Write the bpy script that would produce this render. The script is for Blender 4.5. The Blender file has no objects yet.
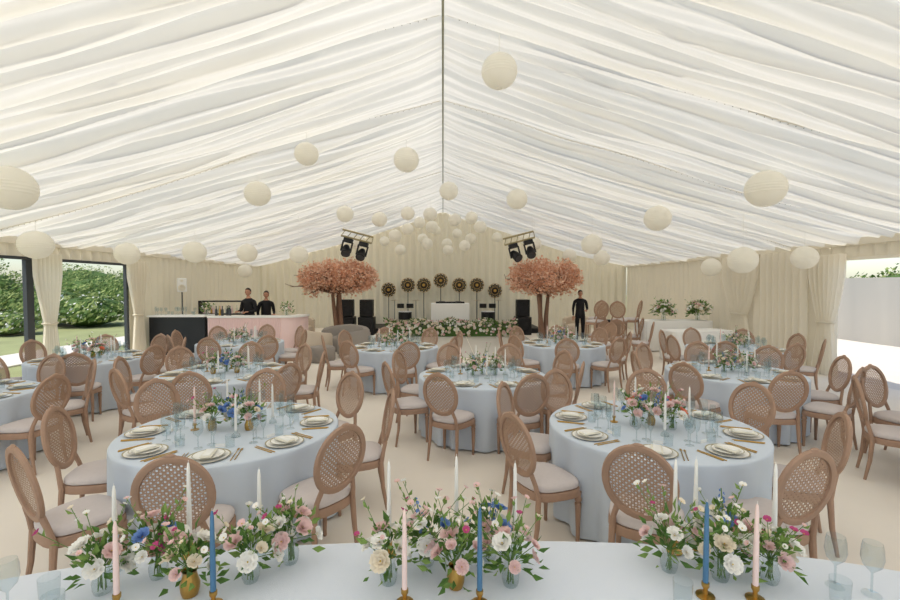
import bpy, math, random
from mathutils import Vector, Matrix, noise
random.seed(7)
R=random.random
def U(a,b): return a+(b-a)*random.random()
sc=bpy.context.scene
try:
    sc.view_settings.view_transform='Standard'
    sc.view_settings.exposure=0.27
except Exception as e: print(e)

# ------------------------------------------------ materials
def srgb(r,g,b):
    def f(c):
        c/=255.0
        return c/12.92 if c<=0.04045 else ((c+0.055)/1.055)**2.4
    return (f(r),f(g),f(b),1)
def mat(name,col,rough=0.6,metal=0.0,var=0.0,scale=20,bump=0.0,bscale=200,sheen=0.0,spec=0.4,trans=0.0,emit=0.0):
    m=bpy.data.materials.new(name); m.use_nodes=True
    nt=m.node_tree; N=nt.nodes; L=nt.links
    p=N['Principled BSDF']; out=N['Material Output']
    p.inputs['Roughness'].default_value=rough
    p.inputs['Metallic'].default_value=metal
    p.inputs['Specular IOR Level'].default_value=spec
    c=srgb(*col)
    p.inputs['Base Color'].default_value=c
    tc=N.new('ShaderNodeTexCoord')
    src=None
    if var>0:
        n=N.new('ShaderNodeTexNoise'); n.inputs['Scale'].default_value=scale; n.inputs['Detail'].default_value=4
        L.new(tc.outputs['Object'],n.inputs['Vector'])
        mx=N.new('ShaderNodeMix'); mx.data_type='RGBA'
        mx.inputs[6].default_value=tuple(max(0,x*(1-var)) for x in c[:3])+(1,)
        mx.inputs[7].default_value=tuple(min(1,x*(1+var)) for x in c[:3])+(1,)
        L.new(n.outputs['Fac'],mx.inputs[0]); L.new(mx.outputs[2],p.inputs['Base Color'])
        src=mx.outputs[2]
    if bump>0:
        n2=N.new('ShaderNodeTexNoise'); n2.inputs['Scale'].default_value=bscale; n2.inputs['Detail'].default_value=3
        L.new(tc.outputs['Object'],n2.inputs['Vector'])
        b=N.new('ShaderNodeBump'); b.inputs['Strength'].default_value=bump; b.inputs['Distance'].default_value=0.01
        L.new(n2.outputs['Fac'],b.inputs['Height']); L.new(b.outputs['Normal'],p.inputs['Normal'])
    if sheen>0: p.inputs['Sheen Weight'].default_value=sheen
    if emit>0:
        p.inputs['Emission Color'].default_value=c; p.inputs['Emission Strength'].default_value=emit
    if trans>0:
        t=N.new('ShaderNodeBsdfTranslucent'); t.inputs['Color'].default_value=c
        if src: L.new(src,t.inputs['Color'])
        ms=N.new('ShaderNodeMixShader'); ms.inputs[0].default_value=trans
        L.new(p.outputs[0],ms.inputs[1]); L.new(t.outputs[0],ms.inputs[2]); L.new(ms.outputs[0],out.inputs['Surface'])
    return m
def glassmat(name,col=(240,245,245),base=0.06,edge=0.5):
    m=bpy.data.materials.new(name); m.use_nodes=True
    nt=m.node_tree; N=nt.nodes; L=nt.links
    N.remove(N['Principled BSDF']); out=N['Material Output']
    t=N.new('ShaderNodeBsdfTransparent'); t.inputs[0].default_value=srgb(*col)
    g=N.new('ShaderNodeBsdfGlossy'); g.inputs['Roughness'].default_value=0.04
    lw=N.new('ShaderNodeLayerWeight'); lw.inputs[0].default_value=0.5
    pw=N.new('ShaderNodeMath'); pw.operation='POWER'; pw.inputs[1].default_value=3.0
    L.new(lw.outputs['Facing'],pw.inputs[0])
    ad=N.new('ShaderNodeMath'); ad.operation='MULTIPLY_ADD'; ad.inputs[1].default_value=edge; ad.inputs[2].default_value=base
    L.new(pw.outputs[0],ad.inputs[0])
    ms=N.new('ShaderNodeMixShader'); L.new(ad.outputs[0],ms.inputs[0]); L.new(t.outputs[0],ms.inputs[1]); L.new(g.outputs[0],ms.inputs[2]); L.new(ms.outputs[0],out.inputs['Surface'])
    return m

M_ceil=mat('ceiling_liner',(252,248,236),0.9,trans=0.40,var=0.02,scale=3)
M_wall=mat('wall_drape',(234,224,202),0.9,trans=0.14,var=0.03,scale=3)
M_curt=mat('curtain_fabric',(248,242,228),0.9,trans=0.4)
M_seam=mat('seam_fabric',(240,234,220),0.9,trans=0.45)
M_rope=mat('ridge_gap',(156,156,132),0.8)
M_dot=mat('fairy_bulb',(170,162,142),0.6)
M_floor=mat('carpet',(238,229,216),0.95,var=0.04,scale=1.5,bump=0.3,bscale=300)
M_dance=mat('dance_floor_gloss',(222,216,208),0.25,var=0.03,scale=2)
M_wood=mat('limed_wood',(166,134,112),0.6,var=0.2,scale=14,bump=0.1,bscale=60)
M_cane=mat('cane_weave',(176,144,120),0.7,var=0.1,scale=30)
M_seat=mat('seat_linen',(208,198,194),0.9,var=0.05,scale=40,bump=0.2,bscale=400)
M_cloth=mat('tablecloth_blue',(202,211,221),0.85,var=0.03,scale=3,bump=0.15,bscale=300,sheen=0.1)
M_clothw=mat('tablecloth_front',(218,224,233),0.85,var=0.03,scale=3,bump=0.2,bscale=260,sheen=0.1)
M_white=mat('white_linen',(242,240,236),0.85,var=0.02,scale=5)
M_plate=mat('porcelain',(244,242,236),0.2,spec=0.6)
M_gold=mat('gold',(190,152,84),0.3,metal=1.0)
M_goldrim=mat('gold_rim',(160,148,110),0.35,metal=0.4)
M_nap=mat('napkin',(224,220,204),0.85)
M_glass=glassmat('clear_glass',(240,245,246),0.07,0.7)
M_pane=glassmat('window_clear',(250,252,252),0.02,0.12)
M_leaf=mat('leaf_green',(84,120,54),0.6,var=0.3,scale=25,trans=0.25)
M_leaf2=mat('leaf_light',(128,156,80),0.6,var=0.2,scale=25,trans=0.25)
M_stem=mat('stem',(96,128,62),0.6)
M_fw=mat('petal_white',(251,248,241),0.7,trans=0.25)
M_fc=mat('petal_cream',(244,232,210),0.7,trans=0.25)
M_fp=mat('petal_blush',(240,208,204),0.7,trans=0.25)
M_fm=mat('petal_magenta',(196,82,134),0.7,trans=0.2)
M_fb=mat('petal_blue',(118,152,210),0.7,trans=0.2)
M_fy=mat('flower_centre',(212,182,80),0.8)
M_fo=mat('petal_coral',(232,132,100),0.7,trans=0.2)
M_cw=mat('candle_white',(249,246,240),0.5,trans=0.15)
M_cb=mat('candle_blue',(76,118,152),0.5)
M_cp=mat('candle_pink',(240,212,204),0.5)
M_paper=mat('lantern_paper',(253,250,241),0.85,trans=0.45)
M_wire=mat('cord',(236,232,220),0.7)
M_black=mat('black_equipment',(18,18,20),0.5)
M_dark=mat('dark_frame',(60,64,68),0.5)
M_grille=mat('speaker_grille',(34,34,36),0.8,bump=0.5,bscale=300)
M_amber=mat('amber_bulb',(200,170,104),0.5)
M_pinkbar=mat('bar_front_pink',(240,210,206),0.5,var=0.04,scale=2)
M_bartop=mat('bar_top',(240,238,234),0.3)
M_blackbar=mat('bar_black',(26,28,32),0.45)
M_bark=mat('bark',(126,96,78),0.8,var=0.3,scale=20)
M_blos=mat('blossom_peach',(222,170,140),0.75,var=0.18,scale=9,trans=0.3)
M_blos2=mat('blossom_blush',(240,204,180),0.75,var=0.12,scale=9,trans=0.3)
M_sofa=mat('boucle_beige',(204,188,168),0.95,bump=0.5,bscale=90)
M_sofag=mat('boucle_grey',(150,142,134),0.95,bump=0.5,bscale=90)
M_skin=mat('skin',(188,138,112),0.55)
M_hair=mat('hair',(40,28,22),0.7)
M_shirt=mat('black_shirt',(22,22,26),0.8)
M_trs=mat('black_trousers',(18,18,22),0.85)
M_shoe=mat('shoe',(15,15,15),0.4)
M_eye=mat('eye',(30,25,22),0.3)
M_lip=mat('lips',(160,92,84),0.5)
M_grass=mat('grass',(150,154,106),0.95,var=0.3,scale=0.8)
M_pave=mat('paving',(222,214,202),0.9,var=0.06,scale=2)
M_bush=mat('bush_leaf',(92,120,60),0.7,var=0.6,scale=0.9,trans=0.3)
M_bush2=mat('bush_leaf_light',(156,170,104),0.7,var=0.4,scale=0.9,trans=0.3)
M_canvas=mat('grey_canvas',(206,200,188),0.9,trans=0.3)
M_bottle=mat('bottle',(60,90,60),0.2)

# ------------------------------------------------ mesh builder
class MB:
    def __init__(s): s.v=[];s.f=[];s.m=[];s.mats=[];s.X=Matrix.Identity(4)
    def mi(s,m):
        if m not in s.mats: s.mats.append(m)
        return s.mats.index(m)
    def add(s,vs,fs,m):
        o=len(s.v); k=s.mi(m)
        X=s.X
        s.v+= [tuple(X@Vector(v)) for v in vs]
        s.f+= [tuple(i+o for i in f) for f in fs]; s.m+=[k]*len(fs)
    def box(s,c,d,m,bev=0.0):
        x,y,z=c; a,b,h=d[0]/2,d[1]/2,d[2]/2
        if bev<=0:
            vs=[(x+i*a,y+j*b,z+k*h) for k in(-1,1) for j in(-1,1) for i in(-1,1)]
            s.add(vs,[(0,2,3,1),(4,5,7,6),(0,1,5,4),(2,6,7,3),(0,4,6,2),(1,3,7,5)],m)
        else:
            def ring(i,zz):
                w,q=a-i,b-i; r=bev; o=[]
                for (sx,sy,a0) in((1,1,0),(-1,1,90),(-1,-1,180),(1,-1,270)):
                    for t in(0,30,60,90):
                        an=math.radians(a0+t); o.append((x+sx*(w-r)+r*math.cos(an),y+sy*(q-r)+r*math.sin(an),zz))
                return o
            bb=bev*0.5
            rs=[ring(bb,z-h),ring(0,z-h+bb),ring(0,z+h-bb),ring(bb,z+h)]
            vs=sum(rs,[]); n=16; fs=[]
            for k in range(3):
                for i in range(n):
                    fs.append((k*n+i,k*n+(i+1)%n,(k+1)*n+(i+1)%n,(k+1)*n+i))
            fs.append(tuple(range(n))[::-1]); fs.append(tuple(range(3*n,4*n)))
            s.add(vs,fs,m)
    def lathe(s,prof,seg,m,c=(0,0,0),axis=None,cap=False):
        vs=[];fs=[]
        for r,z in prof:
            for i in range(seg):
                a=2*math.pi*i/seg; vs.append((r*math.cos(a),r*math.sin(a),z))
        for k in range(len(prof)-1):
            for i in range(seg):
                fs.append((k*seg+i,k*seg+(i+1)%seg,(k+1)*seg+(i+1)%seg,(k+1)*seg+i))
        if cap:
            fs.append(tuple(range(seg))[::-1]); n=(len(prof)-1)*seg; fs.append(tuple(range(n,n+seg)))
        T=Matrix.Translation(Vector(c))
        if axis is not None: T=T@Vector(axis).to_track_quat('Z','Y').to_matrix().to_4x4()
        vs=[T@Vector(v) for v in vs]
        s.add(vs,fs,m)
    def tube(s,pts,rad,seg,m,closed=False,cap=True):
        pts=[Vector(p) for p in pts]; n=len(pts)
        if not hasattr(rad,'__len__'): rad=[rad]*n
        vs=[];fs=[]
        up=None
        for i,p in enumerate(pts):
            if closed: d=pts[(i+1)%n]-pts[i-1]
            else: d=pts[min(i+1,n-1)]-pts[max(i-1,0)]
            d.normalize()
            if up is None:
                up=Vector((0,0,1)) if abs(d.z)<0.9 else Vector((1,0,0))
            u=(up-d*up.dot(d))
            if u.length<1e-4: u=d.orthogonal()
            u.normalize(); w=d.cross(u); up=u
            for k in range(seg):
                a=2*math.pi*k/seg; vs.append(p+(u*math.cos(a)+w*math.sin(a))*rad[i])
        e=n if closed else n-1
        for i in range(e):
            j=(i+1)%n
            for k in range(seg):
                fs.append((i*seg+k,i*seg+(k+1)%seg,j*seg+(k+1)%seg,j*seg+k))
        if cap and not closed:
            fs.append(tuple(range(seg))[::-1]); fs.append(tuple(range((n-1)*seg,n*seg)))
        s.add(vs,fs,m)
    def ell(s,c,r,m,seg=12,rings=8,fn=None,rot=None):
        vs=[];fs=[]
        for k in range(rings+1):
            t=math.pi*k/rings
            for i in range(seg):
                a=2*math.pi*i/seg
                v=Vector((math.sin(t)*math.cos(a),math.sin(t)*math.sin(a),math.cos(t)))
                if fn: v=fn(v)
                v=Vector((v.x*r[0],v.y*r[1],v.z*r[2]))
                if rot: v=rot@v
                vs.append(v+Vector(c))
        for k in range(rings):
            for i in range(seg):
                fs.append((k*seg+i,(k+1)*seg+i,(k+1)*seg+(i+1)%seg,k*seg+(i+1)%seg))
        s.add(vs,fs,m)
    def mesh(s,name,smooth=True):
        me=bpy.data.meshes.new(name); me.from_pydata(s.v,[],s.f)
        for m in s.mats: me.materials.append(m)
        me.polygons.foreach_set('material_index',s.m)
        me.polygons.foreach_set('use_smooth',[smooth]*len(s.f))
        me.update()
        if smooth:
            try: me.set_sharp_from_angle(angle=math.radians(42))
            except Exception as e: pass
        return me
    def obj(s,name,loc=(0,0,0),rz=0,smooth=True,parent=None):
        return place(s.mesh(name,smooth),name,loc,rz,parent)
def place(me,name,loc=(0,0,0),rz=0,parent=None,scale=1,rot=None):
    o=bpy.data.objects.new(name,me); sc.collection.objects.link(o)
    o.location=loc; o.rotation_euler=rot if rot else (0,0,rz)
    if scale!=1: o.scale=(scale,)*3 if not hasattr(scale,'__len__') else scale
    if parent: o.parent=parent
    return o

# ------------------------------------------------ shell
HW=8.4; HR=5.25; HE=2.85; Y0=-5.0; Y1=20.5
def ceilz(x): return HR-(HR-HE)*abs(x)/HW
BAY=2.5
def cz(x,y):
    u=((y-0.6)/BAY)%1.0
    t=abs(x)/HW
    sag=0.20*math.sin(math.pi*u)**0.8*math.sin(math.pi*min(1,max(0,t)))**0.5
    env=0.45+0.55*min(1,t*4)
    ph=noise.noise(Vector((x*0.22,y*0.8,0)))*2.2
    pl=0.042*math.sin(2*math.pi*y/0.25+ph*2)+0.030*math.sin(2*math.pi*y/0.15+ph*3+1.3)
    pl+=0.10*noise.noise(Vector((x*0.28,y*3.0,3.1)))+0.06*noise.noise(Vector((x*0.7,y*6.5,9.1)))
    return ceilz(x)-sag+pl*env
nx=44; ny=950
vs=[];fs=[]
for j in range(ny+1):
    y=Y0+(Y1-Y0)*j/ny
    for i in range(nx+1):
        x=-HW+2*HW*i/nx
        vs.append((x,y,cz(x,y)))
for j in range(ny):
    for i in range(nx):
        a=j*(nx+1)+i; fs.append((a,a+1,a+nx+2,a+nx+1))
me=bpy.data.meshes.new('ceiling'); me.from_pydata(vs,[],fs); me.materials.append(M_ceil); me.polygons.foreach_set('use_smooth',[True]*len(fs)); me.update(); place(me,'ceiling')
b=MB(); b.tube([(0,Y0,HR-0.06),(0,Y1,HR-0.06)],0.017,6,M_rope)
b.obj('trim_ridge')
b=MB(); bl=MB()
y=0.6-2*BAY
while y<Y1:
    for sx in(-1,1):
        pts=[]
        for i in range(200):
            t=i/199; x=sx*(0.05+t*(HW-0.1))
            pts.append((x,y+0.008*math.sin(i*2.1),cz(x,y)-0.006+0.006*math.sin(i*2.7)))
        b.tube(pts,0.008,4,M_seam)
        for i in range(80):
            x=sx*(0.2+i*0.1)
            if abs(x)<HW: bl.ell((x,y+0.01,cz(x,y)-0.02),(0.006,0.006,0.008),M_dot,5,3)
    y+=BAY
b.obj('trim_ceiling_ruffle'); bl.obj('string_lights')

def pleat_wall(name,p0,p1,z0,z1fn,m,amp=0.03,wl=0.2,step=0.04,zn=8,gather=None):
    b=MB(); p0=Vector(p0+(0,)); p1=Vector(p1+(0,)); L=(p1-p0).length; d=(p1-p0)/L; nrm=Vector((-d.y,d.x,0))
    n=int(L/step); vs=[];fs=[]
    for j in range(zn+1):
        for i in range(n+1):
            s=L*i/n
            p=p0+d*s
            zt=z1fn(p); z=z0+(zt-z0)*j/zn
            a=amp*math.sin(2*math.pi*s/wl+1.5*noise.noise(Vector((s*0.8,z*0.3,1))))+amp*0.6*noise.noise(Vector((s*4,z*0.4,5)))
            q=p+nrm*a
            vs.append((q.x,q.y,z))
    for j in range(zn):
        for i in range(n):
            a=j*(n+1)+i; fs.append((a,a+1,a+n+2,a+n+1))
    b.add(vs,fs,m); return b.obj(name)
pleat_wall('wall_back',(-HW,Y1),(HW,Y1),0,lambda p:ceilz(p.x)+0.03,M_wall,0.05,0.32,0.05,12)
def side_wall(sx,spans,name,heads):
    b=MB()
    for (a,c,z0,z1) in spans+heads:
        L=c-a; n=int(L/0.05); zn=6; vs=[];fs=[]
        for j in range(zn+1):
            for i in range(n+1):
                s=a+L*i/n; z=z0+(z1-z0)*j/zn
                q=0.045*math.sin(2*math.pi*s/0.30+1.5*noise.noise(Vector((s,z*0.3,sx))))+0.02*noise.noise(Vector((s*4,z*0.4,5)))
                vs.append((sx*HW+q,s,z))
        for j in range(zn):
            for i in range(n):
                t=j*(n+1)+i; fs.append((t,t+1,t+n+2,t+n+1))
        b.add(vs,fs,M_wall)
    b.obj(name)
side_wall(-1,[(12.1,Y1,0,HE)],'wall_left',[(Y0,12.1,2.52,HE)])
side_wall(1,[(9.6,Y1,0,HE)],'wall_right',[(Y0,9.6,2.52,HE)])
for sx,nm in((-1,'trim_left'),(1,'trim_right')):
    b=MB(); b.box((sx*(HW-0.06),(Y0+Y1)/2,HE-0.02),(0.1,Y1-Y0,0.14),M_curt); 
    b.obj(nm,smooth=False)
def window(name,sx,a,c,fm,panel=True):
    b=MB(); x=sx*HW
    for yy in(a+0.04,c-0.04): b.box((x,yy,1.26),(0.08,0.08,2.52),fm)
    b.box((x,(a+c)/2,2.49),(0.07,c-a-0.16,0.06),fm)
    if panel:
        b.box((x,(a+c)/2,0.04),(0.07,c-a-0.16,0.08),fm)
        b.add([(x,a+.08,.08),(x,c-.08,.08),(x,c-.08,2.46),(x,a+.08,2.46)],[(0,1,2,3)],M_pane)
    b.obj(name,smooth=False)
ws=[(-5,-2.2),(-2.2,0.6),(0.6,3.4),(3.4,6.3),(6.3,9.25),(9.25,12.1)]
for i,(a,c) in enumerate(ws): window('window_%d'%(i+1),-1,a,c,M_dark)
ws=[(-5,-2.2),(-2.2,0.6),(0.6,3.5),(3.5,6.5),(6.5,9.55)]
for i,(a,c) in enumerate(ws): window('window_%d'%(i+7),1,a,c,M_curt if i>2 else M_dark,i<4)
def curtain(name,sx,y,w,z1=2.6,tie=True):
    b=MB(); n=60; zn=22; vs=[];fs=[]
    for j in range(zn+1):
        z=0.02+(z1-0.02)*j/zn
        k=1.0
        if tie:
            k=0.42+0.58*min(1,abs(z-1.15)/1.0)**0.8
            if z<1.15: k=0.42+0.3*min(1,(1.15-z)/1.0)
        for i in range(n+1):
            s=(i/n-0.5)*w*k
            q=0.05*math.sin(i/n*2*math.pi*7+0.5*math.sin(z*2))*(0.5+0.5*k)
            vs.append((sx*(HW-0.16)+q,y+s,z))
    for j in range(zn):
        for i in range(n):
            t=j*(n+1)+i; fs.append((t,t+1,t+n+2,t+n+1))
    b.add(vs,fs,M_curt)
    if tie: b.tube([(sx*(HW-0.16)+0.08*math.cos(t*0.6283),y+0.24*w*math.sin(t*0.6283),1.15) for t in range(10)],0.02,6,M_seam,closed=True)
    b.obj(name)
curtain('curtain',-1,9.55,0.7); curtain('curtain',-1,12.3,0.8); curtain('curtain',-1,6.5,0.7)
curtain('curtain',1,9.55,0.9); curtain('curtain',1,6.3,0.6); curtain('curtain',1,12.4,1.5,2.75,True); curtain('curtain',1,10.8,1.5,2.75,False)
b=MB(); b.box((0,(Y0+Y1)/2,-0.03),(2*HW+0.1,Y1-Y0+0.1,0.06),M_floor); b.obj('floor',smooth=False)
b=MB(); b.box((0.3,14.6,0.012),(5.6,5.2,0.02),M_dance,0.01)
for i in range(1,5):
    b.box((0.3-2.8+i*1.12,14.6,0.0225),(0.012,5.1,0.002),M_seam)
b.obj('dance_floor',smooth=False)
# outdoors
b=MB(); b.box((0,10,-0.14),(160,160,0.1),M_grass); b.obj('lawn',smooth=False)
b=MB(); b.box((13.55,8,-0.05),(10,26,0.05),M_pave); b.obj('paved_terrace',smooth=False)
b=MB(); b.box((0,-12.1,-0.055),(20,13.8,0.05),M_pave); b.obj('terrace_path',smooth=False)
b=MB(); b.box((-11.6,12,-0.065),(1.8,26,0.03),M_pave); b.obj('gravel_path',smooth=False)
pleat_wall('canvas_windbreak',(14.5,3.5),(14.5,22),-0.02,lambda p:2.2,M_canvas,0.02,1.6,0.1,4)
def bush(name,c,r,n,flowers=0):
    b=MB()
    b.ell((0,0,r[2]*0.5),(r[0]*.78,r[1]*.78,r[2]*0.48),M_bush,12,8)
    for i in range(n):
        v=Vector((random.gauss(0,1),random.gauss(0,1),random.gauss(0,1))).normalized()
        if v.z<-0.5: v.z*=-1
        bumpy=1+0.38*noise.noise(v*2.4+Vector(c))
        p=Vector((v.x*r[0],v.y*r[1],r[2]*0.5+v.z*r[2]*0.52))*U(0.80,1.03)*bumpy
        if p.z<0: p.z=abs(p.z)
        s=U(0.05,0.15); q=(v+Vector((U(-1,1),U(-1,1),U(-1,1)))*0.9).normalized()
        t=q.orthogonal().normalized(); w=q.cross(t)
        mm=M_bush if R()<0.5 else M_bush2
        if R()<flowers: mm=M_fw; s*=0.7
        b.add([p-t*s,p-w*s*0.5,p+t*s,p+w*s*0.5],[(0,1,2,3)],mm)
    b.obj(name,(c[0],c[1],-0.09),smooth=False)
for (x,y,rx,h,n,fl) in[(-17.5,22.5,1.9,1.5,3000,.12),(-20,23,2.0,1.9,3500,.03),(-23.5,23,2.2,1.6,3500,.05),(-20,31,2.6,2.9,3500,0),(-25.5,33,3.0,2.5,3500,0),(-31,30,3.2,3.1,3500,0),(-36,27,3.4,2.6,3000,0),(-30,38,3.4,3.4,3000,0),(-38,34,3.6,3.2,3000,0),(-17,33,3.0,2.8,3000,0),(-17.6,18.5,1.0,.9,1800,.2),(-21.5,18.0,1.2,1.0,1500,.15),(-27,21,2.0,1.6,2500,.04)]:
    bush('garden_bush',(x,y,0),(rx,rx,h),n,fl)
for (x,y,rx,h) in [(20,16,2.4,2.4),(21,20,2.4,2.6),(24,14,3,2.7)]:
    bush('garden_bush',(x,y,0),(rx,rx,h),2500,0)

# ------------------------------------------------ chair
def make_chair():
    b=MB()
    def outline(sc_,z,n=28):
        o=[]
        for i in range(n):
            a=2*math.pi*i/n; c,s=math.cos(a),math.sin(a)
            x=abs(c)**0.62*(1 if c>0 else -1); y=abs(s)**0.62*(1 if s>0 else -1)
            w=0.225+0.028*y
            o.append((x*w*sc_,y*0.215*sc_,z))
        return o
    def stack(levels,m,capb=True):
        vs=[];n=28;fs=[]
        for s_,z in levels: vs+=outline(s_,z,n)
        for k in range(len(levels)-1):
            for i in range(n): fs.append((k*n+i,k*n+(i+1)%n,(k+1)*n+(i+1)%n,(k+1)*n+i))
        fs.append(tuple(range(n))[::-1]); k=(len(levels)-1)*n; fs.append(tuple(range(k,k+n)))
        b.add(vs,fs,m)
    stack([(0.9,0.372),(0.99,0.378),(1.0,0.39),(1.0,0.425),(0.97,0.438),(0.9,0.44)],M_wood)
    stack([(0.9,0.438),(0.965,0.448),(0.975,0.465),(0.95,0.482),(0.85,0.497),(0.55,0.507),(0.2,0.51)],M_seat)
    for sx in(-1,1):
        b.lathe([(0.012,0),(0.016,0.01),(0.014,0.03),(0.022,0.27),(0.026,0.31),(0.018,0.32),(0.027,0.335),(0.027,0.35),(0.02,0.36),(0.025,0.40)],10,M_wood,(sx*0.19,0.165,0),cap=True)
        b.tube([(sx*0.175,-0.235,0),(sx*0.172,-0.20,0.2),(sx*0.165,-0.185,0.42)],[0.013,0.018,0.022],8,M_wood)
    tilt=math.radians(11)
    c0=Vector((0,-0.262,0.765)); ux=Vector((1,0,0)); uz=Vector((0,-math.sin(tilt),math.cos(tilt))); un=ux.cross(uz)
    def P(x,z,n=0): return c0+ux*x+uz*z+un*n
    A,B=0.195,0.225
    n=36; vs=[];fs=[]
    prof=[(-0.022,0.0),(-0.018,0.013),(0,0.018),(0.018,0.013),(0.024,0),(0.018,-0.013),(0,-0.018),(-0.018,-0.013)]
    for i in range(n):
        a=2*math.pi*i/n
        for (r,t) in prof: vs.append(P(math.cos(a)*(A+r),math.sin(a)*(B+r),t))
    for i in range(n):
        for k in range(8):
            j=(i+1)%n; fs.append((i*8+k,i*8+(k+1)%8,j*8+(k+1)%8,j*8+k))
    b.add(vs,fs,M_wood)
    a1,b1=A-0.012,B-0.012
    def ribbons(th,sp,w,off):
        d=(math.cos(th),math.sin(th)); nn=(-d[1],d[0]); s=-0.26
        while s<0.26:
            px,pz=nn[0]*s,nn[1]*s
            qa=(d[0]/a1)**2+(d[1]/b1)**2; qb=2*(px*d[0]/a1**2+pz*d[1]/b1**2); qc=(px/a1)**2+(pz/b1)**2-1
            D=qb*qb-4*qa*qc
            if D>0:
                t0=(-qb-math.sqrt(D))/(2*qa); t1=(-qb+math.sqrt(D))/(2*qa)
                vs=[]
                for t in(t0,t1):
                    for e in(-w,w): vs.append(P(px+d[0]*t+nn[0]*e,pz+d[1]*t+nn[1]*e,off))
                b.add(vs,[(0,1,3,2)],M_cane)
            s+=sp
    ribbons(0,0.018,0.0034,0.001); ribbons(math.pi/2,0.018,0.0034,0.0)
    ribbons(math.pi/4,0.026,0.0028,-0.001); ribbons(-math.pi/4,0.026,0.0028,0.002)
    for sx in(-1,1):
        b.tube([(sx*0.165,-0.185,0.40),(sx*0.155,-0.205,0.50),tuple(P(sx*0.13,-0.185))],[0.021,0.017,0.018],8,M_wood)
    b.ell(tuple(P(0,B+0.02)),(0.035,0.012,0.014),M_wood,8,5)
    return b.mesh('dining_chair')
CH=make_chair()
def chair_at(tx,ty,ang,rad=1.12,jit=0.0):
    a=math.radians(ang)+jit
    x=tx+math.cos(a)*rad; y=ty+math.sin(a)*rad
    f=math.atan2(ty-y,tx-x)-math.pi/2
    place(CH,'dining_chair',(x,y,0),f+U(-0.1,0.1))

# ------------------------------------------------ tablecloth
def cloth_mesh(name,outline,h,m,amp=0.035,waves=17,seed=0):
    b=MB(); n=200; vs=[];fs=[]
    lv=[(0.0,h),(0.6,h),(0.985,h),(0.997,h-0.004),(1.003,h-0.014),(1.005,h-0.05)]
    for z in(0.62,0.5,0.38,0.26,0.14,0.02): lv.append((1.006,z))
    for k,(s,z) in enumerate(lv):
        for i in range(n):
            a=2*math.pi*i/n; x,y=outline(a)
            q=0
            if z<h-0.03:
                g=((h-z)/h)**0.7
                q=amp*g*(math.sin(waves*a+2*noise.noise(Vector((math.cos(a)*2,math.sin(a)*2,seed))))+0.6*noise.noise(Vector((math.cos(a)*6,math.sin(a)*6,z*0.6+seed)))-0.8)
            l=math.hypot(x,y); f=s+q/l
            vs.append((x*f,y*f,z))
    for k in range(len(lv)-1):
        for i in range(n): fs.append((k*n+i,(k+1)*n+i,(k+1)*n+(i+1)%n,k*n+(i+1)%n))
    b.add(vs,fs,m); return b.mesh(name)
TR=0.85
TM=cloth_mesh('round_dining_table',lambda a:(TR*math.cos(a),TR*math.sin(a)),0.75,M_cloth)

GL_W=[(0.032,0),(0.030,0.003),(0.004,0.008),(0.004,0.085),(0.012,0.095),(0.030,0.115),(0.037,0.145),(0.034,0.185),(0.030,0.205)]
GL_F=[(0.028,0),(0.004,0.006),(0.004,0.08),(0.016,0.10),(0.024,0.14),(0.022,0.21),(0.020,0.23)]
GL_T=[(0.028,0),(0.031,0.005),(0.035,0.09)]
def settings_mesh():
    b=MB()
    for k in range(8):
        a=math.radians(45*k)
        F=Matrix.Rotation(a,4,'Z')@Matrix.Translation((0.67,0,0.751))
        b.X=F
        b.lathe([(0,0.0),(0.10,0.002),(0.132,0.010)],28,M_plate); b.lathe([(0.132,0.010),(0.141,0.012),(0.132,0.006)],28,M_goldrim)
        b.lathe([(0,0.012),(0.07,0.013),(0.098,0.022),(0.100,0.023)],24,M_plate); b.lathe([(0.100,0.0235),(0.105,0.0245),(0.098,0.020)],24,M_goldrim)
        b.box((0,0,0.028),(0.16,0.075,0.012),M_nap,0.006)
        b.box((0.0,0.0,0.036),(0.13,0.05,0.003),M_plate)
        for dy,L_ in((0.165,.2),(0.19,.18)): 
            b.tube([(-L_/2,dy,0.004),(L_/2,dy,0.004)],[0.003,0.004],5,M_gold); b.ell((-L_/2-0.015,dy,0.005),(0.026,0.009,0.003),M_gold,8,4)
        for dy,L_ in((-0.165,.22),(-0.185,.2)): b.tube([(-L_/2,dy,0.004),(L_/2,dy,0.004)],[0.003,0.004],5,M_gold)
        b.lathe(GL_W,14,M_glass,(-0.20,-0.13,0)); b.lathe(GL_W,14,M_glass,(-0.27,-0.06,0)); b.lathe(GL_F,12,M_glass,(-0.22,-0.03,0)); b.lathe(GL_T,12,M_glass,(-0.19,0.09,0))
        b.box((-0.2,0.02,0.012),(0.004,0.07,0.024),M_plate)
    b.X=Matrix.Identity(4)
    return b.mesh('place_settings')
SM=settings_mesh()

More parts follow.
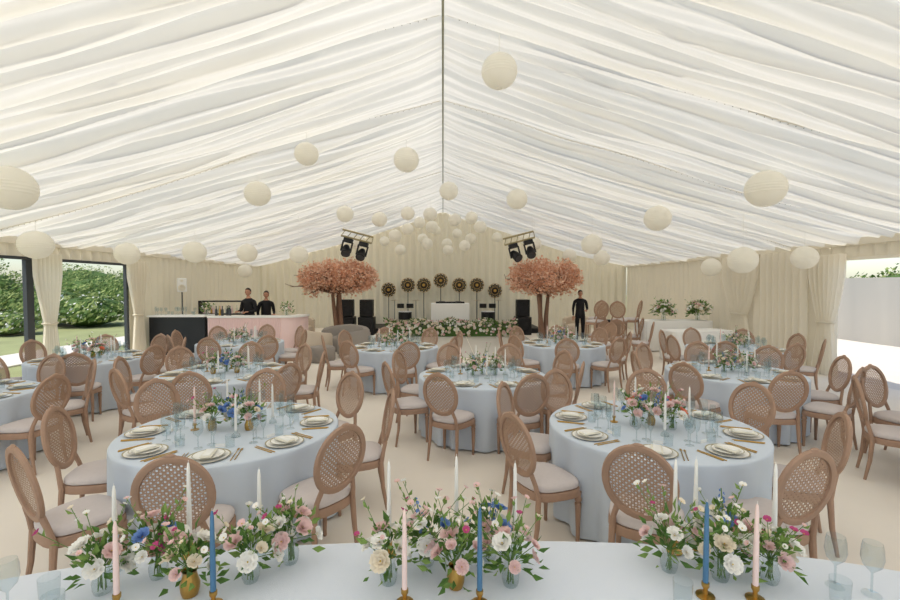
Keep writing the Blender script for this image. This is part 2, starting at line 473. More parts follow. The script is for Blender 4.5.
# ------------------------------------------------ flowers
def frame(d):
    d=Vector(d).normalized(); u=d.orthogonal().normalized(); return d,u,d.cross(u)
def flower(b,p,d,r,m,layers=3,n=7,center=M_fy):
    d,u,w=frame(d); p=Vector(p)
    for L_ in range(layers):
        t=math.radians(18+ (70-18)*L_/max(1,layers-1)) if layers>1 else math.radians(25)
        rr=r*(1-0.22*L_)
        for i in range(n):
            a=2*math.pi*(i+0.5*L_)/n+U(-.1,.1)
            o=u*math.cos(a)+w*math.sin(a); q=d.cross(o)
            wd=rr*math.pi/n*1.5
            vs=[];
            for (f,wf,ti) in((0.08,0.35,t),(0.55,1.0,t),(1.0,0.75,t*0.8+0.1 )):
                base=o*math.cos(ti)*rr*f+d*math.sin(ti)*rr*f
                cup=d*math.cos(t)-o*math.sin(t)
                for e in(-1,0,1):
                    vs.append(p+base+q*(e*wd*wf*0.62)+cup*(abs(e)*wd*0.35*wf))
            b.add(vs,[(0,1,4,3),(1,2,5,4),(3,4,7,6),(4,5,8,7)],m)
    b.ell(p+d*r*0.1,(r*.17,)*3,center,6,4)
def leaf(b,p,d,L_,m):
    d,u,w=frame(d); a=U(0,6.28); q=u*math.cos(a)+w*math.sin(a); nn=d.cross(q)
    p=Vector(p)
    wd=L_*0.22
    b.add([p,p+d*L_*.45+q*wd+nn*wd*.5,p+d*L_*.5,p+d*L_*.45-q*wd+nn*wd*.5,p+d*L_-nn*wd*.5],[(0,1,2),(0,2,3),(1,4,2),(2,4,3)],m)
def spike(b,p,d,L_,m):
    d,u,w=frame(d); p=Vector(p)
    b.tube([p,p+d*L_],0.0025,4,M_stem)
    n=int(L_/0.011)
    for i in range(n):
        f=i/n; a=i*2.4; o=u*math.cos(a)+w*math.sin(a)
        flower(b,p+d*(L_*f)+o*0.012*(1-f*.6),o+d*0.4,0.017*(1-f*.6),m,1,5)
def bouquet(b,c,rad,hgt,nfl,nlf,vase='glass',pal=None,fr=(0.026,0.046),vh=0.09,wild=0.5,ls=1.0):
    c=Vector(c); pal=pal or [M_fw,M_fw,M_fc,M_fp,M_fp]
    vm=M_gold if vase=='gold' else M_glass
    b.lathe([(0,0.002),(0.028*ls,0.0),(0.034*ls,0.02),(0.036*ls,0.045),(0.026*ls,vh*0.8),(0.024*ls,vh*.9),(0.03*ls,vh)],14,vm,c)
    top=c+Vector((0,0,vh))
    for i in range(10):
        a=U(0,6.28); b.tube([c+Vector((U(-.015,.015),U(-.015,.015),0.01)),top+Vector((math.cos(a)*.01,math.sin(a)*.01,0.02))],0.002,4,M_stem,cap=False)
    for i in range(nlf):
        a=U(0,6.28); e=U(-0.25,1.35); k=U(0.25,1.05)
        d=Vector((math.cos(a)*math.cos(e),math.sin(a)*math.cos(e),math.sin(e)))
        p=top+Vector((d.x*rad,d.y*rad,d.z*hgt*0.8))*k
        leaf(b,p,d+Vector((U(-.5,.5),U(-.5,.5),U(-.3,.5))),U(0.03,0.065)*ls,M_leaf if R()<.6 else M_leaf2)
    for i in range(nfl):
        a=2.4*i+U(-.3,.3); e=math.asin(min(1,(i+.5)/nfl))*0.9+0.12
        k=U(0.7,1.05)
        d=Vector((math.cos(a)*math.cos(e),math.sin(a)*math.cos(e),math.sin(e)))
        p=top+Vector((d.x*rad,d.y*rad,d.z*hgt*0.75))*k
        b.tube([top,p],0.0018,3,M_stem,cap=False)
        flower(b,p,d+Vector((0,0,.3)),U(*fr),random.choice(pal),3 if R()<.75 else 2,random.choice((6,7,8)))
    nw=int(8*wild)
    for i in range(nw):
        a=U(0,6.28); e=U(0.6,1.35); d=Vector((math.cos(a)*math.cos(e),math.sin(a)*math.cos(e),math.sin(e)))
        L_=hgt*U(0.95,1.45); q=top+d*L_
        b.tube([top,top+d*L_*.5+Vector((0,0,.01)),q],0.0015,3,M_stem,cap=False)
        flower(b,q,d+Vector((U(-.4,.4),U(-.4,.4),0)),U(.010,.018),random.choice([M_fm,M_fw,M_fw,M_fp,M_fp,M_fc]),1,6)
        for j in range(4): leaf(b,top+d*L_*U(.4,.95),d+Vector((U(-1,1),U(-1,1),0)),U(.02,.04)*ls,M_leaf2)

def taper(b,x,y,z,h,m,holder='gold'):
    if holder=='gold': b.lathe([(0.0,0.0),(0.034,0),(0.034,0.005),(0.01,0.012),(0.008,0.03),(0.014,0.04),(0.014,0.055),(0.010,0.056)],12,M_gold,(x,y,z))
    else: b.lathe([(0.0,0.0),(0.034,0),(0.03,0.02),(0.012,0.035),(0.016,0.055),(0.013,0.056)],12,M_glass,(x,y,z))
    b.lathe([(0.0105,0.045),(0.010,h*.5),(0.007,h*0.93),(0.004,h-.004),(0.0,h)],10,m,(x,y,z))
    b.tube([(x,y,z+h-.003),(x+.001,y,z+h+.009)],0.001,4,M_white)

def centerpiece(seed,pal,big=1.0):
    random.seed(seed); b=MB()
    for (x,y,s) in((0,0.02,1.15),(0.15,-0.07,.85),(-0.15,-0.06,.9)):
        bouquet(b,(x,y,0),0.125*s*big,0.23*s*big,11,60,'glass' if R()<.6 else 'gold',pal,(0.026,0.046),0.09,0.6)
    spike(b,(0.03,0.02,0.13),(0.2,0.1,1),0.19*big,M_fb)
    spike(b,(-0.08,0.0,0.12),(-0.4,0.1,1),0.16*big,random.choice([M_fw,M_fb]))
    spike(b,(0.1,-.05,0.12),(0.5,-.2,1),0.14*big,M_fw)
    return b.mesh('flower_centerpiece')
CPS=[centerpiece(3,[M_fw,M_fp,M_fb,M_fc]),centerpiece(5,[M_fw,M_fp,M_fo,M_fp,M_fb,M_fw],1.15),centerpiece(9,[M_fw,M_fc,M_fp])]
random.seed(11)
def tcandles():
    b=MB()
    for i,(x,y) in enumerate([(0.30,0.05),(-0.30,0.02),(0.06,-0.26),(-0.1,0.27),(0.17,0.25)]):
        taper(b,x,y,0,0.34+0.02*(i%2),[M_cw,M_cp,M_cw,M_cw,M_cw][i],'gold' if i%2 else 'glass')
    return b.mesh('taper_candles')
TC=tcandles()
def ev(o): return [o+45*k for k in range(8)]
TABLES=[(-1.76,3.78,ev(-79),0,-79),(1.78,3.78,[-117,-74,-24,21,67,113,156,200],1,-112),(0.53,5.98,ev(-70),2,-70),(-2.98,6.2,ev(-80),0,-80),(4.02,6.15,ev(-100),2,-100),
        (-5.45,4.9,ev(-95),0,-95),(5.4,3.9,ev(-75),1,-75),(-5.8,7.5,ev(-60),1,-60),(-4.25,9.5,ev(-90),2,-90),(-0.95,8.8,ev(-75),2,-75),(2.45,9.2,ev(-100),1,-100),(5.6,8.5,ev(-85),2,-85)]
for (x,y,angs,cp,off) in TABLES:
    place(TM,'round_dining_table',(x,y,0),U(0,6.28))
    place(SM,'place_settings',(x,y,0),math.radians(off))
    place(CPS[cp],'flower_centerpiece',(x,y,0.752),U(-.4,.4))
    place(TC,'taper_candles',(x,y,0.752),U(-.3,.3))
    for a in angs: chair_at(x,y,a,1.01+U(-.02,.05))

# ------------------------------------------------ front table
def sup(a,A=2.35,B=0.78,n=2.3):
    c,s=math.cos(a),math.sin(a); return (A*abs(c)**(2/n)*(1 if c>=0 else -1),B*abs(s)**(2/n)*(1 if s>=0 else -1))
FT=cloth_mesh('banquet_table',sup,0.75,M_clothw,0.03,33,4)
place(FT,'banquet_table',(0.05,1.30,0))
random.seed(21)
TZ=0.752
FB=[(-1.33,1.74,'glass',0),(-1.17,1.83,'glass',1),(-0.98,1.72,'gold',0),(-0.78,1.80,'glass',0),(-0.66,1.92,'glass',1),
    (-0.22,1.78,'glass',0),(-0.07,1.9,'glass',1),(0.05,1.75,'gold',2),(0.27,1.76,'glass',2),(0.2,1.93,'glass',1),
    (0.95,1.84,'glass',0),(1.13,1.78,'glass',0),(1.24,1.93,'glass',1),(1.32,1.76,'glass',0)]
for (x,y,v,k) in FB:
    b=MB()
    pal=[[M_fw,M_fw,M_fc,M_fp],[M_fp,M_fw,M_fw,M_fb],[M_fp,M_fp,M_fw]][k]
    bouquet(b,(0,0,0),U(.09,.12),U(.16,.21),10,85,v,pal,(0.024,0.046),U(.08,.10),1.1)
    if k==1: spike(b,(0,0,.1),(U(-.3,.3),U(-.2,.3),1),U(.15,.2),random.choice([M_fb,M_fm,M_fw]))
    b.obj('flower_vase',(x,y,TZ))
for (x,y,h,m,hd) in[(-1.21,1.65,.33,M_cp,'gold'),(-.86,1.66,.36,M_cb,'gold'),(-1.12,1.97,.42,M_cw,'gold'),(-.82,1.99,.38,M_cw,'glass'),(-1.38,1.88,.36,M_cw,'glass'),
    (-.24,1.97,.42,M_cw,'gold'),(.06,2.0,.43,M_cw,'glass'),(-.145,1.66,.36,M_cp,'gold'),(.137,1.65,.37,M_cb,'gold'),(.32,1.97,.41,M_cw,'glass'),
    (1.04,1.97,.42,M_cw,'gold'),(1.01,1.68,.37,M_cb,'gold'),(1.19,1.66,.37,M_cp,'gold'),(1.15,2.0,.41,M_cw,'gold'),(1.47,1.94,.41,M_cw,'glass')]:
    b=MB(); taper(b,0,0,0,h,m,hd); b.obj('taper_candle',(x,y,TZ))
for (x,y,p) in[(1.56,1.73,GL_W),(1.66,1.68,GL_W),(1.50,1.64,GL_T),(-1.5,1.7,GL_T),(-1.40,1.60,GL_T),(-1.58,1.62,GL_W),(.90,1.64,GL_T)]:
    b=MB(); b.lathe(p,24,M_glass); b.obj('wine_glass' if p is GL_W else 'tumbler',(x,y,TZ))
b=MB(); b.lathe([(0,0.0),(0.10,0.002),(0.150,0.010)],28,M_plate); b.lathe([(0.150,0.010),(0.158,0.012),(0.150,0.006)],28,M_goldrim); b.box((0,0,.012),(.16,.07,.014),M_nap,.006)
b.obj('dinner_plate',(-1.78,1.52,TZ))

# ------------------------------------------------ lanterns
random.seed(5)
LN=[(-5.55,5.9,3.19,.58),(-7.2,8.1,2.66,.52),(-7.2,10.4,2.66,.52),(-6.0,11,2.74,.54),(-3.6,8.86,3.72,.50),(-2.24,7.5,4.1,.39),(-.74,9.2,4.48,.52),
(.69,5.58,4.56,.44),(-2.76,12.8,3.95,.48),(-2.1,15,4.12,.52),(-1.18,15.2,4.35,.48),(.16,12.3,4.5,.52),(1.9,11.6,4.15,.54),(1.44,17.5,4.2,.5),(4.73,9.9,3.42,.58),
(4.8,6.67,3.38,.56),(6.04,9,2.45,.56),(7.3,9,2.5,.48),(7.2,12,2.43,.50),(4.14,12.5,3.08,.58),(4.95,14,2.79,.5),(-4.13,13,2.82,.52),(-5.6,13,2.86,.56),(-7.2,16.5,2.46,.5),
(-.45,16,4.45,.5),(-.44,18,4.27,.5),(-1.7,18,3.35,.45),(1.1,18,3.8,.45),(-.85,19,3.9,.45),(.17,19,3.7,.45),(.45,17,4.4,.5),(-1.8,17,3.8,.5),(-3.1,16.3,3.5,.5),(3.2,15.8,3.4,.5),(3.1,17,3.7,.45),(4.5,16,3.0,.5),
(-.3,19.4,4.3,.42),(.6,19.2,4.15,.42),(-1.3,16.6,4.0,.45),(1.0,15.8,4.3,.45),(-.9,17.4,4.35,.45),(2.2,18.4,3.9,.42),(-2.4,18.6,3.75,.42),(.2,18,3.35,.42),(-.6,17,3.5,.45),(.8,16.6,3.4,.42)]
def lantern_mesh():
    b=MB(); prof=[]; n=36
    for k in range(n+1):
        t=math.pi*(0.06+0.88*k/n)
        r=0.5*math.sin(t)*(1 if k%2 else 0.972); prof.append((r,0.47*math.cos(t)))
    b.lathe(prof[::-1],32,M_paper)
    b.lathe([(0.085,0.455),(0.095,0.462),(0.085,0.470)],16,M_wire)
    b.tube([(-0.09,0,.46),(0,0,.5),(0.09,0,.46)],0.004,5,M_wire)
    return b.mesh('paper_lantern')
LM=lantern_mesh()
for (x,y,z,D) in LN:
    top=cz(x,y)
    e=bpy.data.objects.new('paper_lantern',None); sc.collection.objects.link(e); e.location=(x,y,z)
    place(LM,'paper_globe',(0,0,0),U(0,3),e,D)
    b=MB(); b.tube([(0,0,D*.5),(0,0,top-z+.02)],0.004,5,M_wire); b.obj('cord',(0,0,0),parent=e)

# ------------------------------------------------ blossom trees
def tree(name,x,y,seed,w=1.25):
    random.seed(seed); b=MB(); tips=[]
    b.lathe([(0,0),(0.32,0),(0.32,.05),(.28,.06),(0,.06)],20,M_white)
    def br(p,d,L_,r,lv):
        pts=[p];q=p;dd=d
        for i in range(4):
            dd=(dd+Vector((U(-.2,.2),U(-.2,.2),U(-.05,.12)))*(.35 if lv==0 else 1)).normalized(); q=q+dd*L_/4; pts.append(q)
        b.tube(pts,[r*(1-.12*i) for i in range(5)],7 if lv<2 else 5,M_bark)
        if lv>=1: tips.extend(pts[2:])
        if lv<3:
            for k in range(3 if lv else 5):
                a=U(0,6.28) if lv else k*1.256+U(-.3,.3); 
                e=U(-.1,.45) if lv==0 else U(-.4,.5)
                nd=(Vector((math.cos(a)*math.cos(e),math.sin(a)*math.cos(e),math.sin(e)))+dd*.25).normalized()
                br(q if k<2 or lv==0 else pts[2],nd,L_*(.52 if lv==0 else .62),r*.5,lv+1)
    for k in range(3):
        a=k*2.1; br(Vector((math.cos(a)*.07,math.sin(a)*.07,.05)),Vector((math.cos(a)*.05,math.sin(a)*.05,1)).normalized(),1.65,.10,0)
    cx=Vector((0,0,2.15))
    clumps=[]
    for i in range(90):
        a=U(0,6.28); rr=w*math.sqrt(R())*0.92; zt=math.sqrt(max(0,1-(rr/w)**2))
        clumps.append(cx+Vector((math.cos(a)*rr,math.sin(a)*rr,.66*zt*U(-.5,1.0))))
    for i in range(12000):
        if R()<.35: t=random.choice(tips); sg=.13
        else: t=random.choice(clumps); sg=.13
        p=t+Vector((random.gauss(0,sg),random.gauss(0,sg),random.gauss(0,sg*.8)-.02))
        rel=p-cx
        if math.sqrt((rel.x/w)**2+(rel.y/w)**2+(rel.z/.8)**2)>1.08: continue
        s=U(.022,.05); q=Vector((U(-1,1),U(-1,1),U(-1,1))).normalized(); u=q.orthogonal().normalized(); v=q.cross(u)
        b.add([p+u*s,p+v*s+q*s*.3,p-u*s,p-v*s+q*s*.3],[(0,1,2,3)],M_blos if R()<.55 else M_blos2)
    b.obj(name,(x,y,0.0),smooth=False)
tree('cherry_blossom_tree',-3.5,15.2,31); tree('cherry_blossom_tree',3.4,15.2,33)

# ------------------------------------------------ bar
def bar():
    b=MB()
    fp=[(-6.55,12.6),(-4.5,12.6)]
    for i in range(9):
        a=math.radians(-90+i*11.25); fp.append((-4.5+0.5*math.cos(a),13.1+0.5*math.sin(a)))
    fp+=[(-4.0,13.4),(-4.35,13.4),(-4.35,13.15),(-4.6,12.95),(-6.55,12.95)]
    n=len(fp)
    def slab(z0,z1,m,g=0):
        cx=sum(p[0] for p in fp)/n
        vs=[(p[0]+(g if p[0]>cx else 0)*1,p[1]-(g if p[1]<12.94 else 0),z) for z in(z0,z1) for p in fp]
        b.add(vs,[(i,(i+1)%n,n+(i+1)%n,n+i) for i in range(n)],m)
        b.add([vs[i] for i in range(n)],[tuple(range(n))],m); b.add([vs[i] for i in range(n,2*n)],[tuple(range(n))],m)
    slab(0.0,1.04,M_pinkbar); slab(1.04,1.09,M_bartop,0.04)
    for i in range(42):
        x=-6.52+i*0.048
        b.lathe([(0.021,0.03),(0.021,1.03)],8,M_pinkbar,(x,12.598,0))
    return b.obj('cocktail_bar',smooth=False)
bar()
b=MB(); b.box((-7.4,12.85,.53),(1.55,.5,1.06),M_blackbar,.02); b.box((-7.4,12.83,1.085),(1.6,.58,.05),M_bartop,.02)
b.obj('black_bar_counter',smooth=False)
b=MB(); 
for z in(0.5,1.0,1.42): b.box((-7.2,14.9,z),(1.5,.35,.04),M_blackbar)
for x in(-7.93,-6.47): b.box((x,14.9,.72),(.04,.35,1.44),M_blackbar)
for i in range(12):
    x=-7.85+i*.115
    for z in(0.52,1.02):
        b.lathe([(0.035,0),(0.035,.16),(.012,.2),(.012,.27)],8,random.choice([M_bottle,M_glass,M_gold,M_pinkbar]),(x,14.9+U(-.08,.08),z))
b.obj('back_bar_shelf')
random.seed(77)
b=MB()
for i in range(16):
    x=-8.1+i*.08; p=random.choice([GL_W,GL_F,GL_T]); b.lathe(p,10,M_glass,(x,12.85+U(-.15,.15),0))
b.obj('bar_glassware',(0,0,1.112))
b=MB()
for i in range(5): b.lathe([(0.035,0),(0.035,.16),(.012,.2),(.012,.27)],8,random.choice([M_bottle,M_gold,M_dark]),(i*.1,U(-.06,.06),0))
b.obj('bottles',(-6.4,12.78,1.092))
for (x,y,s) in((-4.45,12.85,1.1),(-6.7+.0,12.85,.9)):
    b=MB(); bouquet(b,(0,0,0),.16*s,.24*s,14,90,'glass',[M_fw,M_fp,M_fc],(.03,.05),.14,.8,1.5); b.obj('flower_vase',(x,y,1.112 if x<-6.5 else 1.092))
def speaker_stand(x,y,rz=0):
    b=MB()
    for k in range(3):
        a=k*2.094; b.tube([(0,0,.5),(math.cos(a)*.4,math.sin(a)*.4,0.01)],.012,6,M_dark)
    b.tube([(0,0,.3),(0,0,1.75)],.018,8,M_dark)
    b.box((0,0,1.95),(.26,.24,.42),M_white,.03); b.lathe([(0.0,0.0),(.05,.0),(.09,.02),(.10,.0)],16,M_seam,(0,-.122,1.87),axis=(0,-1,0)); b.lathe([(0,.01),(.04,.0)],12,M_seam,(0,-.122,2.08),axis=(0,-1,0))
    b.obj('speaker_on_stand',(x,y,0),rz)
speaker_stand(-7.9,13.75,.5)

# ------------------------------------------------ people
def person(name,x,y,rz,armL,armR,lean=0.0,hairlong=False,hs=1.0,turn=0):
    e=bpy.data.objects.new(name,None); sc.collection.objects.link(e); e.location=(x,y,0); e.rotation_euler=(0,0,rz); e.scale=(hs,)*3
    V=[];E=[];Rr=[]
    def add(p,r,par=None):
        V.append(p);Rr.append(r); i=len(V)-1
        if par is not None: E.append((par,i))
        return i
    l=lean
    pel=add((0,0,.95),(.150,.115)); sp=add((0,l*.3,1.10),(.145,.105),pel); ch=add((0,l*.6,1.28),(.175,.12),sp); nb=add((0,l,1.42),(.13,.095),ch); nk=add((0,l*1.1+.005,1.50),(.055,.058),nb); add((0,l*1.2+.01,1.58),(.052,.052),nk)
    for s in(-1,1):
        hp=add((s*.09,0,.86),(.095,.10),pel); kn=add((s*.10,.02,.50),(.065,.068),hp); cf=add((s*.10,.0,.32),(.056,.06),kn); an=add((s*.10,-.02,.09),(.042,.045),cf); toe=add((s*.115,.12,.045),(.042,.03),an)
        arm=armL if s<0 else armR
        shd=add((s*.185,l,1.39),(.066,.066),nb); el=add(arm[0],(.048,.048),shd); wr=add(arm[1],(.030,.028),el)
    me=bpy.data.meshes.new('body'); me.from_pydata(V,E,[])
    o=bpy.data.objects.new('tmp',me); sc.collection.objects.link(o)
    md=o.modifiers.new('s','SKIN'); md.use_smooth_shade=True
    for i,r in enumerate(Rr): me.skin_vertices[0].data[i].radius=r
    me.skin_vertices[0].data[0].use_root=True
    o.modifiers.new('ss','SUBSURF').levels=1
    dg=bpy.context.evaluated_depsgraph_get(); ne=bpy.data.meshes.new_from_object(o.evaluated_get(dg)); bpy.data.objects.remove(o)
    ne.materials.clear()
    for m in(M_shirt,M_trs,M_skin,M_shoe): ne.materials.append(m)
    for p in ne.polygons:
        c=p.center; p.use_smooth=True
        p.material_index=2 if (c.z>1.485 and abs(c.x)<.08) else (3 if c.z<.09 else (1 if c.z<.93 and abs(c.x)<.2 else 0))
    place(ne,'body',(0,0,0),0,e)
    b=MB(); hc=Vector((0,l*1.25+.02,1.655))
    Tm=Matrix.Translation(hc)@Matrix.Rotation(turn,4,'Z'); b.X=Tm
    def hf(v):
        k=1.0
        if v.z<0: k=1-0.32*(-v.z)
        return Vector((v.x*k,v.y*(k if v.y<0 else 1-0.12*max(0,-v.z)),v.z))
    b.ell((0,0,0),(.074,.094,.115),M_skin,20,14,hf)
    b.add([(-.014,.088,-.025),(.014,.088,-.025),(0,.115,-.022),(0,.092,.02),(0,.09,-.034)],[(0,2,3),(2,1,3),(0,4,2),(4,1,2)],M_skin)
    for s in(-1,1):
        b.ell((s*.028,.084,.008),(.012,.008,.007),M_eye,8,5); b.ell((s*.028,.086,.026),(.016,.006,.003),M_hair,6,4)
        b.ell((s*.076,-.005,-.005),(.009,.018,.03),M_skin,8,6)
    b.ell((0,.082,-.056),(.022,.008,.007),M_lip,8,5)
    def hair(v): 
        if v.y>.25 and v.z<.35: return Vector((v.x*.93,min(v.y,.8)*.9,v.z))*.93
        return v
    b.ell((0,-.012,.022),(.083,.100,.108),M_hair,18,12,hair)
    if hairlong:
        b.ell((0,-.10,-.0),(.04,.045,.045),M_hair,10,8)
    b.X=Matrix.Identity(4); b.obj('head',parent=e)
    b=MB()
    for s,arm in((-1,armL),(1,armR)):
        w=Vector(arm[1]); d=(w-Vector(arm[0])).normalized(); sd=d.cross(Vector((0,0,1)))
        if sd.length<.1: sd=Vector((0,1,0))
        sd.normalize(); up=sd.cross(d)
        rot=Matrix((sd,d,up)).transposed()
        b.ell(w+d*.055,(.042,.055,.016),M_skin,10,7,rot=rot)
        for k in range(4):
            L_=(.062,.074,.078,.07)[k] if s>0 else (.07,.078,.074,.062)[k]
            r0=w+d*.095+sd*(-.03+.02*k)
            b.tube([r0,r0+d*L_*.5-up*.006,r0+d*L_*.8-up*.022,r0+d*L_*.9-up*.04],[.0095,.009,.008,.006],7,M_skin)
        t0=w+d*.03+sd*(-s*.035)
        b.tube([t0,t0+d*.025+sd*(-s*.022)-up*.005,t0+d*.055+sd*(-s*.028)-up*.018],[.012,.010,.008],7,M_skin)
    b.obj('hands',parent=e)
    return e
# local +Y is facing direction
person('bartender',-5.75,13.45,math.radians(165),((-.24,.03,1.13),(-.17,.26,1.12)),((.24,.05,1.13),(.15,.28,1.13)),.03,turn=.3,hs=1.05)
person('bartender',-5.42,13.85,math.radians(215),((-.235,.0,1.13),(-.17,.25,1.07)),((.235,-.02,1.13),(.23,.08,.88)),.02,True,1.0,turn=-.3)
person('guest',4.78,15.6,math.radians(165),((-.235,.0,1.13),(-.2,.25,1.1)),((.235,-.02,1.13),(.23,.06,.88)),.04,turn=.2,hs=1.0)

# ------------------------------------------------ stage
b=MB(); b.box((0.3,19.25,.1),(7.4,2.2,.2),M_black,.02); b.obj('stage',smooth=False)
def sunburst():
    b=MB(); ax=(0,-1,0)
    b.lathe([(0,.03),(.13,.03),(.16,.0),(.16,-.03),(0,-.03)],24,M_black,(0,0,0),axis=ax)
    b.lathe([(0,.04),(.05,.05),(.07,.035)],20,M_gold,(0,0,0),axis=ax)
    for k in range(12):
        a=k*math.pi/6; c=Vector((math.cos(a)*.235,0,math.sin(a)*.235))
        b.lathe([(0,.012),(.04,.02),(.065,.0),(.06,-.02),(0,-.025)],12,M_black,c,axis=ax); b.ell(c+Vector((0,-.03,0)),(.022,.02,.022),M_amber,8,5)
    b.tube([(math.cos(t*.2618)*.315,0,math.sin(t*.2618)*.315) for t in range(24)],.011,6,M_gold,closed=True)
    b.tube([(math.cos(t*.2618)*.165,-.01,math.sin(t*.2618)*.165) for t in range(24)],.012,6,M_gold,closed=True)
    return b
for i,(x,z) in enumerate([(-2.4,1.74),(-1.55,1.95),(-.85,1.95),(-.1,2.15),(.72,1.95),(1.5,1.95),(2.3,1.70)]):
    b=sunburst(); 
    b.tube([(0,.03,0),(0,.03,.23-z)],.016,6,M_black); b.lathe([(0,0),(.18,0),(.18,.02),(0,.03)],16,M_black,(0,.03,.21-z))
    b.obj('sunburst_stage_light',(x,19.9,z))
def pa(x,y):
    b=MB()
    b.box((0,0,.35),(.62,.6,.7),M_black,.03); b.box((0,0,1.05),(.5,.45,.66),M_black,.03)
    b.lathe([(0,.04),(.08,.03),(.22,-.0),(.24,.015),(.25,0)],20,M_grille,(0,-.302,.36),axis=(0,-1,0))
    b.lathe([(0,.03),(.05,.03),(.16,-.0),(.17,.012),(.18,0)],20,M_grille,(0,-.227,.95),axis=(0,-1,0)); b.lathe([(0,.02),(.05,.0),(.06,.01)],14,M_grille,(0,-.227,1.25),axis=(0,-1,0))
    b.obj('speaker_stack',(x,y,0))
pa(-3.0,17.75); pa(3.15,17.75); pa(-3.8,17.9)
b=MB(); b.box((0.3,19.0,.74),(1.6,.6,.9),M_white,.02)
b.box((0.3,18.95,1.22),(1.2,.45,.06),M_black,.01)
for s in(-.35,.35): b.lathe([(0,.02),(.13,.02),(.13,0)],18,M_dark,(.3+s,18.95,1.25))
b.box((.3,19.0,.245),(1.7,.7,.07),M_dark); b.obj('dj_booth',smooth=False)
for x in(-1.6,1.9):
    b=MB(); b.lathe([(.28,0),(.28,.35)],20,M_black,(0,0,.3)); b.lathe([(0,.65),(.27,.65),(.29,.64),(.29,.62)],20,M_white)
    for k in range(3): 
        a=k*2.09+.5; b.tube([(math.cos(a)*.27,math.sin(a)*.27,.5),(math.cos(a)*.33,math.sin(a)*.33,0.02)],.012,5,M_black)
    for sx in(-1,1): b.lathe([(.15,0),(.15,.18),(0,.18)],16,M_black,(sx*.2,.1,.78))
    for sx in(-1,1):
        b.tube([(sx*.45,.1,0.02),(sx*.45,.1,1.1)],.012,5,M_dark); b.lathe([(0,.02),(.2,0)],18,M_gold,(sx*.45,.1,1.1))
    b.obj('drum_kit' if x>0 else 'percussion_set',(x,19.0,.2))
random.seed(50)
b=MB(); b.box((.3,17.0,.18),(4.9,.3,.36),M_leaf)
for i in range(1800):
    x=U(-2.2,2.8); a=U(-.3,3.4); rr=.28
    p=Vector((x,17.0-math.cos(a)*.25,.32+math.sin(a)*rr*U(.6,1.1)+.06*math.sin(x*5)))
    leaf(b,p,(U(-1,1),-math.cos(a)+U(-.5,.5),1),U(.06,.13),M_leaf if R()<.6 else M_leaf2)
for i in range(400):
    x=U(-2.2,2.8); a=U(-.6,2.2)
    p=Vector((x,17.0-math.cos(a)*.32,.28+math.sin(a)*.35+.06*math.sin(x*5)))
    flower(b,p,(U(-.3,.3),-math.cos(a),math.sin(a)+.2),U(.035,.07),random.choice([M_fw,M_fc,M_fc,M_fp]),2,6)
b.obj('flower_hedge')
def rig(x,y,z,ti):
    b=MB(); b.X=Matrix.Rotation(ti,4,'Y')
    for dz in(0,.2): b.tube([(-.5,0,dz),(.5,0,dz)],.03,8,M_goldrim)
    for k in range(6):
        xx=-.5+k*.2; 
        b.tube([(xx,0,0),(xx+.1 if k<5 else xx,0,.2)],.012,4,M_goldrim)
    for xx in(-.24,.26):
        b.box((xx,0,-.1),(.28,.22,.14),M_black,.02)
        for s in(-1,1): b.box((xx+s*.15,0,-.30),(.035,.12,.34),M_black)
        d=Vector((U(-.3,.3),-.8,-.7)).normalized()
        b.lathe([(0,-.18),(.09,-.17),(.125,-.05),(.14,.12),(.145,.20),(.12,.205)],16,M_black,(xx,0,-.40),axis=d); b.lathe([(.12,.205),(.0,.20)],16,M_dark,(xx,0,-.40),axis=d)
    b.X=Matrix.Identity(4)
    for xx in(-.4,.4): b.tube([(xx,0,.2),(xx,0,ceilz(x)-z-.42)],.006,5,M_wire)
    b.obj('moving_head_light_rig',(x,y,z))
rig(-2.75,14.4,3.4,.25); rig(2.45,14.4,3.35,-.25)

# ------------------------------------------------ lounge
def tub(name,x,y,rz,m,w=.42,sx=1.0):
    b=MB(); b.X=Matrix.Diagonal((sx,1,1,1))
    b.lathe([(0,.02),(w-.02,.02),(w,.06),(w,.34),(w-.03,.40),(w*.5,.44),(0,.45)],28,m)
    vs=[];fs=[];n=26
    for i in range(n+1):
        a=math.radians(-20+220*i/n)
        hh=.76-0.12*abs(i/n-.5)*2
        for (r,z) in((w-.03,.08),(w+.05,.1),(w+.06,hh-.06),(w+.02,hh),(w-.06,hh-.02),(w-.09,hh-.1),(w-.09,.4)):
            vs.append((r*math.cos(a),r*math.sin(a),z))
    for i in range(n):
        for k in range(6): fs.append((i*7+k,(i+1)*7+k,(i+1)*7+k+1,i*7+k+1))
    fs.append(tuple(range(7))); fs.append(tuple(range(n*7,n*7+7)))
    b.add(vs,fs,m); b.obj(name,(x,y,0),rz)
# backs at local +Y
tub('tub_armchair',-5.5,15.6,.5,M_sofa,.46); tub('tub_armchair',-2.45,12.3,-2.3,M_sofag,.4); tub('tub_armchair',-5.4,17.0,.3,M_sofa,.5); tub('curved_sofa',-2.9,13.4,-.1,M_sofag,.42,1.5)
tub('tub_armchair',-3.45,12.4,2.5,M_sofa,.40)
b=MB(); b.lathe([(0,0),(.3,0),(.34,.05),(.34,.33),(.3,.38),(0,.4)],24,M_sofag); b.obj('pouffe',(-3.1,11.5,0))
b=MB(); b.lathe([(0,0),(.2,0),(.2,.02),(.03,.04),(.03,.42),(.3,.43),(.3,.45),(0,.45)],24,M_white); b.obj('side_table',(-1.75,13.1,0.023))
tub('tub_armchair',5.2,17.4,-.5,M_sofa,.48); tub('tub_armchair',-6.8,18.4,.5,M_sofa,.48)

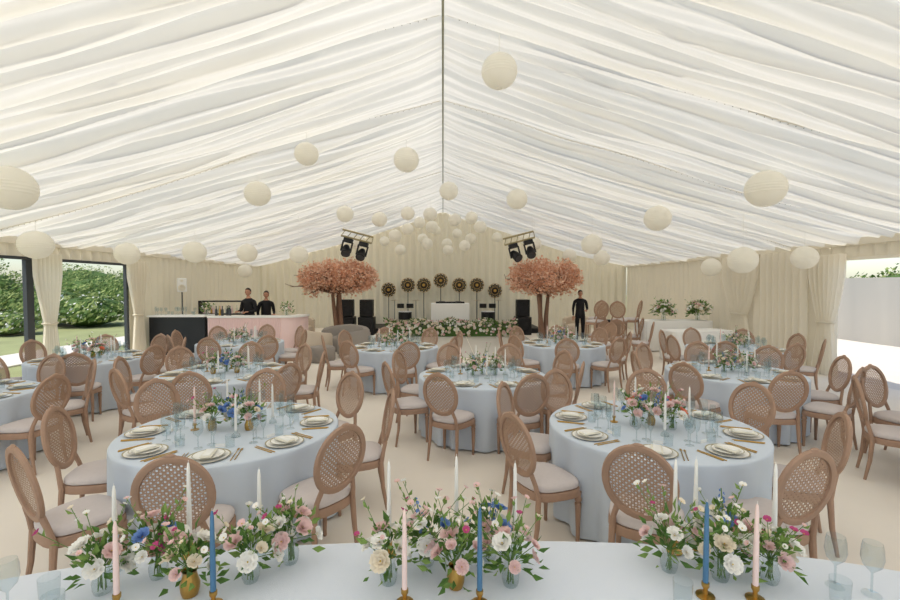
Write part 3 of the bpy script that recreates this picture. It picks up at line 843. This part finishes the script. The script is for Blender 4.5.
# ------------------------------------------------ gift tables at right
def draped_table(name,x,y,w,d,h,rz=0):
    def f(a,A=w/2,B=d/2,n=9):
        c,s=math.cos(a),math.sin(a); return (A*abs(c)**(2/n)*(1 if c>=0 else -1),B*abs(s)**(2/n)*(1 if s>=0 else -1))
    place(cloth_mesh(name,f,h,M_white,.02,23,2),name,(x,y,0),rz)
draped_table('draped_console_table',6.9,13.4,2.1,.75,.9); draped_table('draped_console_table',6.6,11.6,1.7,.7,.78,.15)
random.seed(60)
for (x,y,z) in((6.6,13.35,.902),(7.6,13.3,.902)):
    b=MB(); bouquet(b,(0,0,0),.34,.42,40,330,'glass',[M_fw,M_fp,M_fc,M_fw],(.05,.09),.22,1.2,2.0); b.obj('flower_arrangement',(x,y,z))
ST=[(4.2,12.2,.4),(4.95,12.6,-.5),(4.6,13.3,.1),(5.5,13.0,.9)]
for (x,y,r) in ST+[(4.0,11.2,2.0),(5.1,11.5,1.2)]:
    place(CH,'dining_chair',(x,y,0),r)
for (x,y,r) in ST:
    place(CH,'dining_chair',(x-math.sin(r)*.05,y+math.cos(r)*.05,.497),r)
b=MB(); b.box((0,0,.3),(.5,.35,.6),M_dark,.03); b.box((0,0,.63),(.54,.39,.06),M_black,.02); b.obj('equipment_case',(6.3,16.6,0))

# ------------------------------------------------ light
w=bpy.data.worlds.new('World'); sc.world=w; w.use_nodes=True
nt=w.node_tree; bg=nt.nodes['Background']
sky=nt.nodes.new('ShaderNodeTexSky'); sky.sky_type='NISHITA'; sky.sun_disc=False; sky.sun_elevation=math.radians(60); sky.sun_rotation=math.radians(210)
nt.links.new(sky.outputs[0],bg.inputs[0]); bg.inputs[1].default_value=0.17
sd=bpy.data.lights.new('sun','SUN'); sd.energy=3.5; sd.angle=math.radians(1.5); sd.color=(1,.935,.825)
so=bpy.data.objects.new('sun',sd); sc.collection.objects.link(so); so.rotation_euler=(math.radians(30),math.radians(-14),0)
so.location=(-5,-8,20)

cd=bpy.data.cameras.new('camera'); cam=bpy.data.objects.new('camera',cd); sc.collection.objects.link(cam)
cam.location=(0,0,1.95); cd.sensor_width=36; cd.lens=18
cam.rotation_euler=(math.radians(90-1.9),0,math.radians(-0.89)); cd.clip_start=.05; cd.clip_end=300
sc.camera=cam
